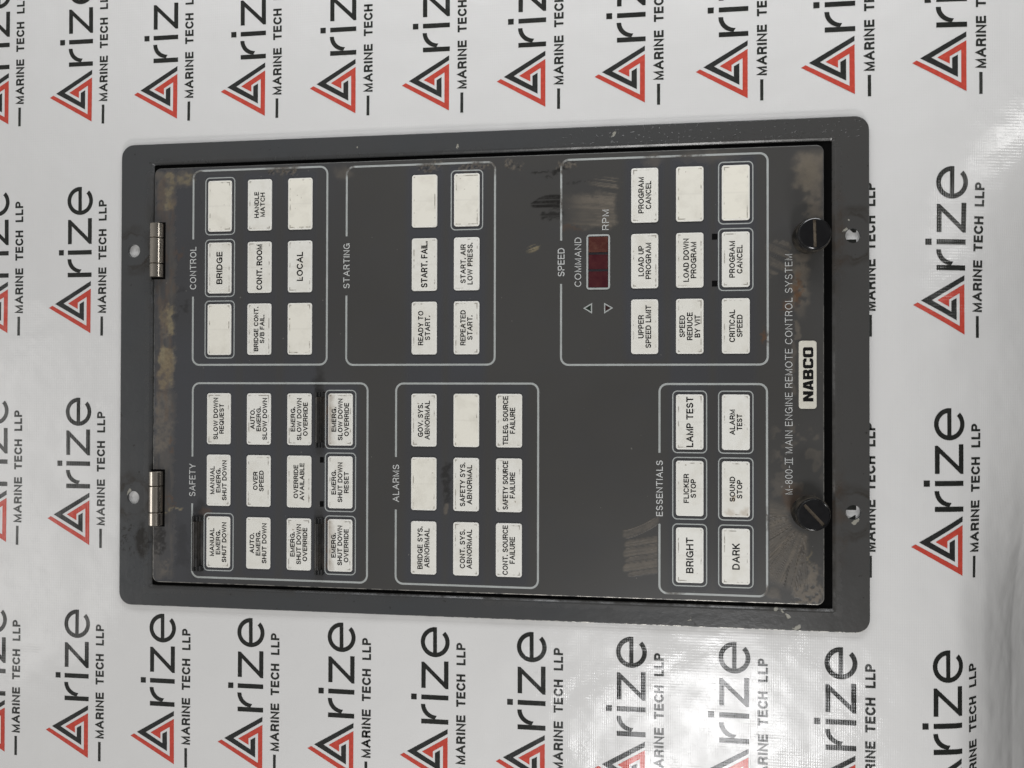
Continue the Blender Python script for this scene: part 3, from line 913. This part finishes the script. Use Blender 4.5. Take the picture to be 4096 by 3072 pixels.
# pale residue and painted sheen in the corner above the upper thumb screw
mx_('grime', .8*rc_(124.5, 134.3, 60, 84, 2.0)*sstep(N(6, 79, 2)+.02*(ax_-128), .40, .56))
mx_('tan', .12*bl(129, 76, 3.2, 6, .6))
mx_('grime', .35*rc_(116, 134, -48, -20, 2)*sstep(N(3, 83), .5, .65))
mx_('rust', .35*bl(123.5, -47, 3.5, 5, .5))
mx_('rust', .5*rc_(-61, -59.6, -30, -7, .5)*sstep(N(2, 87), .3, .6)); mx_('rust', .5*rc_(-61, -59.8, -82, -58, .5)*sstep(N(2, 88), .3, .6))
mx_('dark', .5*bl(-63.5, -3.2, 2.0, 5.5, .6)); mx_('dark', .45*bl(-114.5, -56, 2.2, 3.2, .6)); mx_('rust', .4*bl(-112, -58, 2, 1.6, .6))
mx_('dark', .6*rc_(-11.6, -8.4, -52, -35.5, .7)*sstep(N(1.5, 91), .25, .5)); mx_('grime', .7*rc_(-11.2, -8.8, -55.3, -52.3, .3))
for key, val in A.items():
    at = me.attributes.new(key, 'FLOAT', 'POINT')
    at.data.foreach_set('value', np.clip(val, 0, 1).astype(np.float32))
me.update()
door = bpy.data.objects.new('door', me); C.objects.link(door); door.parent = panel

# ---- printed outlines and titles on the door
ZP = ZD+0.03
def section(x0, x1, y0, y1, ga, gb, title, tw, cap, r=3.0, lw=.78):
    """outline with a gap (ga..gb on its left side) for the title; reads along +y"""
    pts = [(x0, gb)]
    pts += [(x0, y1-r)]+[(x0+r-r*math.cos(a), y1-r+r*math.sin(a)) for a in [math.pi/2*i/8 for i in range(1, 9)]]
    pts += [(x1-r+r*math.sin(a), y1-r+r*math.cos(a)) for a in [math.pi/2*i/8 for i in range(0, 9)]]
    pts += [(x1-r+r*math.cos(a), y0+r-r*math.sin(a)) for a in [math.pi/2*i/8 for i in range(0, 9)]]
    pts += [(x0+r-r*math.sin(a), y0+r-r*math.cos(a)) for a in [math.pi/2*i/8 for i in range(0, 9)]]
    pts += [(x0, ga)]
    m_ = MB(); path_line(m_, pts, lw, ZP)
    # make sure it faces up
    m_.f = [f[::-1] for f in m_.f]
    o = m_.build('section_outline', M_LINE, door)
    m_ = MB(); put_text(m_, title, x0+.0, (ga+gb)/2, cap, tw, ZP, 0, .34)
    m_.build('section_title', M_TXT, door)
section(-118.3, -60.1, 3.9, 85.0, 32.4, 56.4, 'CONTROL', 17.9, 2.75)
section(-118.15, -42.8, -84.5, -3.75, -53.9, -34.35, 'SAFETY', 13.6, 2.75)
section(-51.85, 9.25, 3.75, 84.5, 32.0, 56.2, 'STARTING', 18.3, 2.65)
section(35.6, 114.25, 3.55, 84.25, 35.4, 52.5, 'SPEED', 11.15, 2.65)
section(-30.9, 26.65, -84.35, -3.8, -54.6, -33.45, 'ALARMS', 15.05, 2.65)
section(73.72, 113.95, -84.55, -3.9, -57.9, -30.5, 'ESSENTIALS', 21.5, 2.5)
mb = MB(); put_text(mb, 'COMMAND', 42.19, 43.9, 2.6, 19.35, ZP, 0, .29); put_text(mb, 'RPM', 52.94, 60.25, 2.6, 7.95, ZP, 0, .29)
mb.build('display_caption', M_TXT, door)
mb = MB()
# M-800-II MAIN ENGINE REMOTE CONTROL SYSTEM, with serifed roman numeral
put_text(mb, 'M-800-', 121.95, -40.2, 2.7, 10.9, ZP, 0, .25)
put_text(mb, 'II', 121.95, -33.1, 2.7, 1.2, ZP, 0, .25)
for xx in (120.62, 123.28):
    mb.add([(xx-.13, -34.4, ZP), (xx+.13, -34.4, ZP), (xx+.13, -31.8, ZP), (xx-.13, -31.8, ZP)], [(0, 1, 2, 3)])
put_text(mb, 'MAIN ENGINE REMOTE CONTROL SYSTEM', 121.95, 7.7, 2.7, 75.5, ZP, 0, .25)
mb.build('title_lettering', M_TXT, door)

# ---- buttons and indicator lamps
def px(col_scale, n): return n*col_scale
groups = []
K = {-106.45: .0689, -89.0: .0686, -71.55: .0683, -54.1: .0674, -19.35: .0667, -2.1: .0663, 15.1: .0661, 68.02: .0647, 85.15: .0641, 102.4: .0637}
UP_C, UP_ST, UP_SP, LOW = (70.0, 44.2, 18.6), (69.6, 44.03, 18.47), (69.37, 43.8, 18.32), (-18.48, -44.02, -69.65)
SH = ('SHUT DOWN', 240); SL = ('SLOW DOWN', 252); EM = ('EMERG.', 148); OV = ('OVERRIDE', 200)
BIG = 2.65; MED = 2.15; SML = 2.0
# (x, rows, [(ringed, cap, [(line, width px)...], kind), ...])
T = [
 (-106.45, UP_C, [(1, 0, [], ''), (1, BIG, [('BRIDGE', 196)], ''), (1, 0, [], '')]),
 (-89.0, UP_C, [(0, SML, [('HANDLE', 157), ('MATCH', 145)], ''), (0, 2.5, [('CONT. ROOM', 274)], ''), (0, SML, [('BRIDGE CONT.', 267), ('S/B FAIL.', 171)], '')]),
 (-71.55, UP_C, [(0, 0, [], ''), (0, BIG, [('LOCAL', 175)], ''), (0, 0, [], '')]),
 (-106.45, LOW, [(0, SML, [SL, ('REQUEST', 180)], ''), (0, SML, [('MANUAL', 168), EM, SH], ''), (1, SML, [('MANUAL', 168), EM, SH], '')]),
 (-89.0, LOW, [(0, SML, [('AUTO.', 122), EM, SL], ''), (0, SML, [('OVER', 110), ('SPEED', 125)], ''), (0, SML, [('AUTO.', 122), EM, SH], '')]),
 (-71.55, LOW, [(0, SML, [EM, SL, OV], ''), (0, SML, [OV, ('AVAILABLE', 222)], ''), (0, SML, [EM, SH, OV], '')]),
 (-54.1, LOW, [(1, SML, [EM, SL, OV], 'brown'), (1, SML, [EM, SH, ('RESET', 128)], ''), (1, SML, [EM, SH, OV], 'brown')]),
 (-19.35, UP_ST, [(0, 0, [], ''), (0, BIG, [('START. FAIL.', 279)], ''), (0, MED, [('READY TO', 207), ('START.', 147)], '')]),
 (-2.1, UP_ST, [(1, 0, [], ''), (0, MED, [('START. AIR', 235), ('LOW PRESS.', 251)], ''), (0, MED, [('REPEATED', 212), ('START.', 147)], '')]),
 (-19.35, LOW, [(0, MED, [('GOV. SYS.', 203), ('ABNORMAL', 234)], ''), (0, 0, [], ''), (0, MED, [('BRIDGE SYS.', 255), ('ABNORMAL', 234)], '')]),
 (-2.1, LOW, [(0, 0, [], ''), (0, MED, [('SAFETY SYS.', 263), ('ABNORMAL', 236)], ''), (0, MED, [('CONT. SYS.', 232), ('ABNORMAL', 236)], '')]),
 (15.1, LOW, [(0, MED, [('TELEG. SOURCE', 292), ('FAILURE', 156)], ''), (0, MED, [('SAFETY SOURCE', 292), ('FAILURE', 156)], ''), (0, MED, [('CONT. SOURCE', 297), ('FAILURE', 160)], '')]),
 (68.02, UP_SP, [(0, MED, [('PROGRAM', 217), ('CANCEL', 170)], ''), (0, MED, [('LOAD UP', 183), ('PROGRAM', 217)], ''), (0, MED, [('UPPER', 139), ('SPEED LIMIT', 257)], '')]),
 (85.15, UP_SP, [(0, 0, [], ''), (0, MED, [('LOAD DOWN', 260), ('PROGRAM', 218)], ''), (0, MED, [('SPEED', 132), ('REDUCE', 167), ('BY VIT', 135)], '')]),
 (102.4, UP_SP, [(1, 0, [], ''), (1, MED, [('PROGRAM', 220), ('CANCEL', 172)], ''), (0, MED, [('CRITICAL', 195), ('SPEED', 135)], '')]),
 (85.15, LOW, [(1, BIG, [('LAMP TEST', 302)], ''), (1, 2.05, [('FLICKER', 174), ('STOP', 112)], ''), (1, 2.8, [('BRIGHT', 213)], '')]),
 (102.4, LOW, [(1, 2.05, [('ALARM', 152), ('TEST', 98)], ''), (1, 2.05, [('SOUND', 150), ('STOP', 112)], 'rust'), (1, 2.8, [('DARK', 156)], '')]),
]
BW, BH = 10.42, 21.2
def button_mesh():
    m_ = MB()
    prism(m_, lambda i: rrect(0, 0, BW-2*i, BH-2*i, max(.3, 1.05-i), 5), 0.0, 0.42, .22, 0, None, 3)
    # dark gap round the cap
    a, b = rrect(0, 0, BW+.05, BH+.05, 1.07, 5), rrect(0, 0, BW+.5, BH+.5, 1.25, 5)
    strip(m_, b, .025, a, .025, 1)
    return m_
protos = {}
for key, mt in (('', M_BTN), ('brown', M_BTN_BROWN), ('rust', M_BTN_RUST)):
    pass
ring_mb = MB()
path_line(ring_mb, rrect(0, 0, 12.75, 23.7, 1.7, 6), .42, .03, 0, True)
# path_line on a counter-clockwise loop faces up
def up(mb_):
    for i_, f in enumerate(mb_.f):
        a, b, c = (mb_.v[k_] for k_ in f[:3])
        if (b[0]-a[0])*(c[1]-a[1])-(b[1]-a[1])*(c[0]-a[0]) < 0: mb_.f[i_] = f[::-1]
up(ring_mb)
bm_ = button_mesh()
proto = {}
ring_mesh = None
for x, rows, items in T:
    for y, (ringed, cap, lines, kind) in zip(rows, items):
        if not lines: kind = 'blank'
        mt = {'': M_BTN, 'blank': M_BTN_BLANK, 'brown': M_BTN_BROWN, 'rust': M_BTN_RUST}[kind]
        nm = 'push_button' if ringed else 'indicator_lamp'
        if (nm, kind) not in proto:
            o = bm_.build(nm, [mt, M_GROOVE], panel)
            proto[(nm, kind)] = o
        else:
            o = proto[(nm, kind)].copy(); C.objects.link(o); o.parent = panel
        o.location = (x*MM, y*MM, ZD*MM)
        words = ' '.join(l for l, _ in lines)
        thing = 'push button with a printed ring' if ringed else 'indicator lamp'
        if words: o['label'] = 'ivory %s lettered %s' % (thing, words)
        elif 'label' in o: del o['label']
        if kind == 'brown': o['label'] = 'brown stained ' + o['label']
        if kind == 'rust': o['label'] = 'rust spotted ' + o['label']
        if ringed:
            if ring_mesh is None:
                r_ = ring_mb.build('button_ring', M_LINE, o); r_.location = (0, 0, 0); ring_mesh = r_
            else:
                r_ = ring_mesh.copy(); C.objects.link(r_); r_.parent = o; r_.location = (0, 0, 0)
        if lines:
            m_ = MB()
            pitch = {1: 0, 2: cap*1.30, 3: cap*1.33}[len(lines)]
            for q_, (ln_, wpx) in enumerate(lines):
                put_text(m_, ln_, (q_-(len(lines)-1)/2)*pitch, 0, cap, wpx*K[x], .45, 0, .50 if cap > 2.4 else .40)
            l_ = m_.build('legend', M_LEGEND, o); l_.location = (0, 0, 0)

# ---- open slots and smoked guards beside some push buttons
for x, y in ((-61.95, -35.0), (-61.95, -53.0), (94.55, 52.7), (94.55, 34.68)):
    m_ = MB(); ww = 1.65 if x < 0 else 2.05
    m_.add([(x-ww/2, y-1.15, ZP), (x+ww/2, y-1.15, ZP), (x+ww/2, y+1.15, ZP), (x-ww/2, y+1.15, ZP)], [(0, 1, 2, 3)])
    m_.build('guard_slot', M_SLOT, panel)
def guard(cx, cy, w_, h_, beside):
    g = empty('button_guard', (cx, cy, ZD), panel)
    g['label'] = 'dark smoked plastic guard hinge beside the %s push button' % beside
    m_ = MB()
    # body: half-round bar with a flat towards the button
    n = 10; L = h_/2-2.2
    prof = [(-w_/2+.2, 0)]+[(-w_*.12+(w_*.36)*math.cos(math.pi-math.pi*i/n), .5+1.9*math.sin(math.pi*i/n)) for i in range(n+1)]+[(w_/2-.35, .35), (w_/2-.1, 0)]
    a = [(cx+p, cy-L, ZD+z) for p, z in prof]; b = [(cx+p, cy+L, ZD+z) for p, z in prof]
    k_ = len(prof)
    m_.add(a+b, [(i, i+1, k_+i+1, k_+i) for i in range(k_-1)][::1], 0, True)
    m_.add(a, [tuple(range(k_))]); m_.add(b, [tuple(range(k_))[::-1]])
    m_.f = [f[::-1] for f in m_.f]
    m_.build('guard_bar', M_GUARD, g)
    for s in (-1, 1):
        m_ = MB(); yc_ = cy+s*(h_/2-1.15)
        box(m_, cx-w_/2, cx+w_/2, yc_-1.1, yc_+1.1, ZD, ZD+1.3, 0, .3)
        for q_ in (-.28, .05, .36):
            cyl = circle(0, 0, .55, 12)
            xx = cx+q_*w_
            pa = [(xx+p*.9, yc_-1.0, ZD+1.3+r_) for p, r_ in cyl]; pb = [(xx+p*.9, yc_+1.0, ZD+1.3+r_) for p, r_ in cyl]
            m_.add(pa+pb, [(i, 12+i, 12+(i+1) % 12, (i+1) % 12) for i in range(12)], 0, True)
            m_.add(pa, [tuple(range(12))]); m_.add(pb, [tuple(range(12))[::-1]])
        m_.build('guard_lug', M_GUARD_LUG, g)
guard(-115.4, -70.4, 4.6, 23.0, 'MANUAL EMERG. SHUT DOWN')
guard(-62.7, -18.6, 3.8, 23.0, 'EMERG. SLOW DOWN OVERRIDE')
guard(-62.8, -70.2, 3.8, 23.2, 'EMERG. SHUT DOWN OVERRIDE')

# ---- speed display
disp = empty('speed_display', (50.1, 43.8, ZD), panel)
m_ = MB()
a, b, c = rrect(50.1, 43.8, 9.2, 21.6, 1.2, 5), rrect(50.1, 43.8, 9.2-1.4, 21.6-1.4, .4, 5), rrect(50.1, 43.8, 9.2-.5, 21.6-.5, 1.0, 5)
strip(m_, a, ZD, a, ZD+.25); strip(m_, a, ZD+.25, b, ZD+.25); strip(m_, b, ZD+.25, b, ZD)
m_.build('bezel', M_LINE, disp)
for y0, y1, mt, lab in ((47.6, 53.75, M_DIG2, 'red digit window with a brownish painted reflection'), (40.95, 46.7, M_DIG, None), (33.85, 40.2, M_DIG, None)):
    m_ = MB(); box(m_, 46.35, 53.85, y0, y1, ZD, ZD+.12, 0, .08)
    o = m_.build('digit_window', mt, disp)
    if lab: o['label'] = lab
for y in (47.15, 40.55):
    m_ = MB(); box(m_, 46.35, 53.85, y-.42, y+.36, ZD, ZD+.2, 0, .1); m_.build('divider', M_DIGSEP, disp)
m_ = MB(); bb = rrect(50.1, 43.8, 7.8, 20.2, .4, 5); flat(m_, [bb], ZD+.02); m_.build('display_backing', M_SLOT, disp)
# arrow lamps
for ax0, bx0, mt, lab in ((44.2, 47.75, M_TRI_G, 'upward pointing triangle lamp'), (55.95, 52.4, M_TRI_R, 'downward pointing triangle lamp')):
    s = 1 if bx0 > ax0 else -1
    P3 = [(ax0, 25.75), (bx0, 23.6), (bx0, 27.85)]
    if s < 0: P3 = [P3[0], P3[2], P3[1]]
    cx_ = sum(p[0] for p in P3)/3; cy_ = sum(p[1] for p in P3)/3
    Q3 = [(cx_+(p[0]-cx_)*.60, cy_+(p[1]-cy_)*.60) for p in P3]
    ar = MB(); flat(ar, [P3], ZP); 
    o = ar.build('arrow_lamp', M_LINE, panel); o['label'] = lab
    le = MB(); flat(le, [Q3], ZP+.04); le.build('lens', mt, o)

# ---- nameplate with heavy block lettering
np_ = MB(); prism(np_, lambda i: rrect(128.8, -.35, 6.5-2*i, 25.7-2*i, 1.1-i, 6), ZD, ZD+.35, .15)
plate = np_.build('nameplate', M_PLATE, panel)
h = 3.78; W_ = 3.86
def block_letters():
    rr = lambda x0, x1, y0, y1, r: rrect((x0+x1)/2, (y0+y1)/2, x1-x0, y1-y0, r, 4)
    N_ = [[(0, 0), (1.35, 0), (1.35, 1.9), (2.55, 0), (W_, 0), (W_, h), (2.5, h), (2.5, 1.9), (1.3, h), (0, h)]]
    A_ = [[(0, 0), (1.35, 0), (1.5, .62), (2.4, .62), (2.55, 0), (3.95, 0), (2.85, h), (1.1, h)], [(1.72, 1.4), (2.2, 1.4), (1.96, 2.6)]]
    B_ = [[(0, 0), (3.2, 0), (3.7, .35), (3.8, 1.0), (3.65, 1.65), (3.3, 1.95), (3.6, 2.25), (3.7, 2.85), (3.55, 3.45), (3.1, h), (0, h)], rr(1.3, 2.4, .8, 1.4, .15), rr(1.3, 2.35, 2.35, 2.95, .15)]
    o_ = rr(0, W_, 0, h, .75)
    O_ = [o_, rr(1.3, 2.56, .85, 2.93, .3)]
    C_ = [[(.75, 0), (3.1, 0), (3.75, .4), (3.86, 1.35), (2.56, 1.35), (2.5, .9), (1.45, .9), (1.3, 1.1), (1.3, 2.68), (1.45, 2.88), (2.5, 2.88), (2.56, 2.43), (3.86, 2.43), (3.75, 3.38), (3.1, h), (.75, h), (.2, 3.5), (0, 3.0), (0, .75), (.2, .25)]]
    return [N_, A_, B_, C_, O_]
m_ = MB()
u0 = -10.45
for L_ in block_letters():
    tmp = MB()
    flat(tmp, [[(130.82-vv, u0+uu) for uu, vv in lp] for lp in L_], ZD+.38)
    m_.add(tmp.v, tmp.f); u0 += 4.16
m_.build('plate_lettering', M_LEGEND, plate)

# ---- hinges
def hinge(cx, cy, seams):
    hg = empty('hinge', (cx, cy, ZD), panel)
    m_ = MB()
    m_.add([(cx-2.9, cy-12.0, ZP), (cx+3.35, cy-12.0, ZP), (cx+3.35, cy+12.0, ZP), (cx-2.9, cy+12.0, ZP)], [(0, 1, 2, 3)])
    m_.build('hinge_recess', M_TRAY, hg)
    edges = [cy-11.4]+seams+[cy+11.4]
    zc = ZD+.9
    for y0, y1 in zip(edges[:-1], edges[1:]):
        m_ = MB(); n = 28
        prof = [(y0+.16, 2.3), (y0+.16, 2.66), (y0+.3, 2.82), (y1-.3, 2.82), (y1-.16, 2.66), (y1-.16, 2.3)]
        rings = [[(cx+r*math.cos(2*math.pi*i/n), yy, zc+r*math.sin(2*math.pi*i/n)) for i in range(n)] for yy, r in prof]
        for a, b in zip(rings[:-1], rings[1:]):
            m_.add(a+b, [(i, n+i, n+(i+1) % n, (i+1) % n) for i in range(n)], 0, True)
        m_.add(rings[0], [tuple(range(n))]); m_.add(rings[-1], [tuple(range(n))[::-1]])
        m_.build('knuckle', M_NICKEL, hg)
    m_ = MB(); n = 16
    a = [(cx+2.1*math.cos(2*math.pi*i/n), cy-11.0, zc+2.1*math.sin(2*math.pi*i/n)) for i in range(n)]
    b = [(p[0], cy+11.0, p[2]) for p in a]
    m_.add(a+b, [(i, n+i, n+(i+1) % n, (i+1) % n) for i in range(n)], 0, True)
    m_.build('hinge_pin', M_TRAY, hg)
hinge(-134.0, 51.9, [46.3, 57.1])
hinge(-133.7, -51.9, [-57.7, -46.7])

# ---- thumb screws
def thumb_screw(cx, cy, ang):
    t = empty('thumb_screw', (cx, cy, ZD), panel)
    m_ = MB(); n = 144
    def ringv(r, z, kn=0.0): return [(cx+(r+kn*(1 if i % 2 else -1))*math.cos(2*math.pi*i/n), cy+(r+kn*(1 if i % 2 else -1))*math.sin(2*math.pi*i/n), ZD+z) for i in range(n)]
    seq = [(6.0, 0, 0), (6.15, .4, 0), (6.2, .9, .16), (6.2, 7.0, .16), (6.0, 7.5, .05)]
    for (r0, z0, k0), (r1, z1, k1) in zip(seq[:-1], seq[1:]):
        a, b = ringv(r0, z0, k0), ringv(r1, z1, k1)
        m_.add(a+b, [(i, (i+1) % n, n+(i+1) % n, n+i) for i in range(n)], 0, False)
    m_.build('knurled_rim', M_KNURL, t)
    # head: chamfered disc cut by a straight slot
    hb = bmesh.new(); nh = 72; cosA, sinA = math.cos(ang), math.sin(ang)
    hw, hz = .56, 1.0
    mh = MB()
    prof = [(6.0, 7.45), (5.98, 7.9), (5.85, 8.35), (5.6, 8.7), (5.35, 8.82)]
    for (r0, z0), (r1, z1) in zip(prof[:-1], prof[1:]):
        a = [(r0*math.cos(2*math.pi*i/nh), r0*math.sin(2*math.pi*i/nh), z0) for i in range(nh)]
        b = [(r1*math.cos(2*math.pi*i/nh), r1*math.sin(2*math.pi*i/nh), z1) for i in range(nh)]
        mh.add(a+b, [(i, (i+1) % nh, nh+(i+1) % nh, nh+i) for i in range(nh)], 0, True)
    R0 = 5.35; LS = 5.1
    # two half discs either side of the slot, in the frame where the slot runs along the first axis
    slot = [(-LS, -hw), (LS, -hw), (LS, hw), (-LS, hw)]
    tmp = MB(); flat(tmp, [[(R0*math.cos(2*math.pi*i/nh), R0*math.sin(2*math.pi*i/nh)) for i in range(nh)], slot], 8.82)
    mh.add([(p[0], p[1], p[2]) for p in tmp.v], tmp.f)
    strip(mh, slot, 8.82-hz, slot, 8.82, 0)
    rot = lambda p: (cx+p[0]*cosA-p[1]*sinA, cy+p[0]*sinA+p[1]*cosA, ZD+p[2])
    mh.v = [rot(p) for p in mh.v]
    hd = mh.build('screw_head', M_KNOB, t)
    ms = MB(); ms.add([rot((p[0], p[1], 8.82-.55)) for p in slot], [(0, 1, 2, 3)])
    ms.build('slot', M_SDIRT, hd)
thumb_screw(129.3, 51.4, math.radians(91.5))
thumb_screw(128.9, -52.0, math.radians(-47))

# the door and all that is mounted on it are scaled about the camera's foot point, offsetting the parallax of the lowered door
for ch in panel.children:
    if ch.name.split('.')[0] in ('mounting_frame', 'gap_shade_tray'): continue
    ch.location = (ch.location.x*1.0035-0.00019, ch.location.y*1.0035+0.00002, ch.location.z)
    ch.scale = (1.0035, 1.0035, 1.0035)
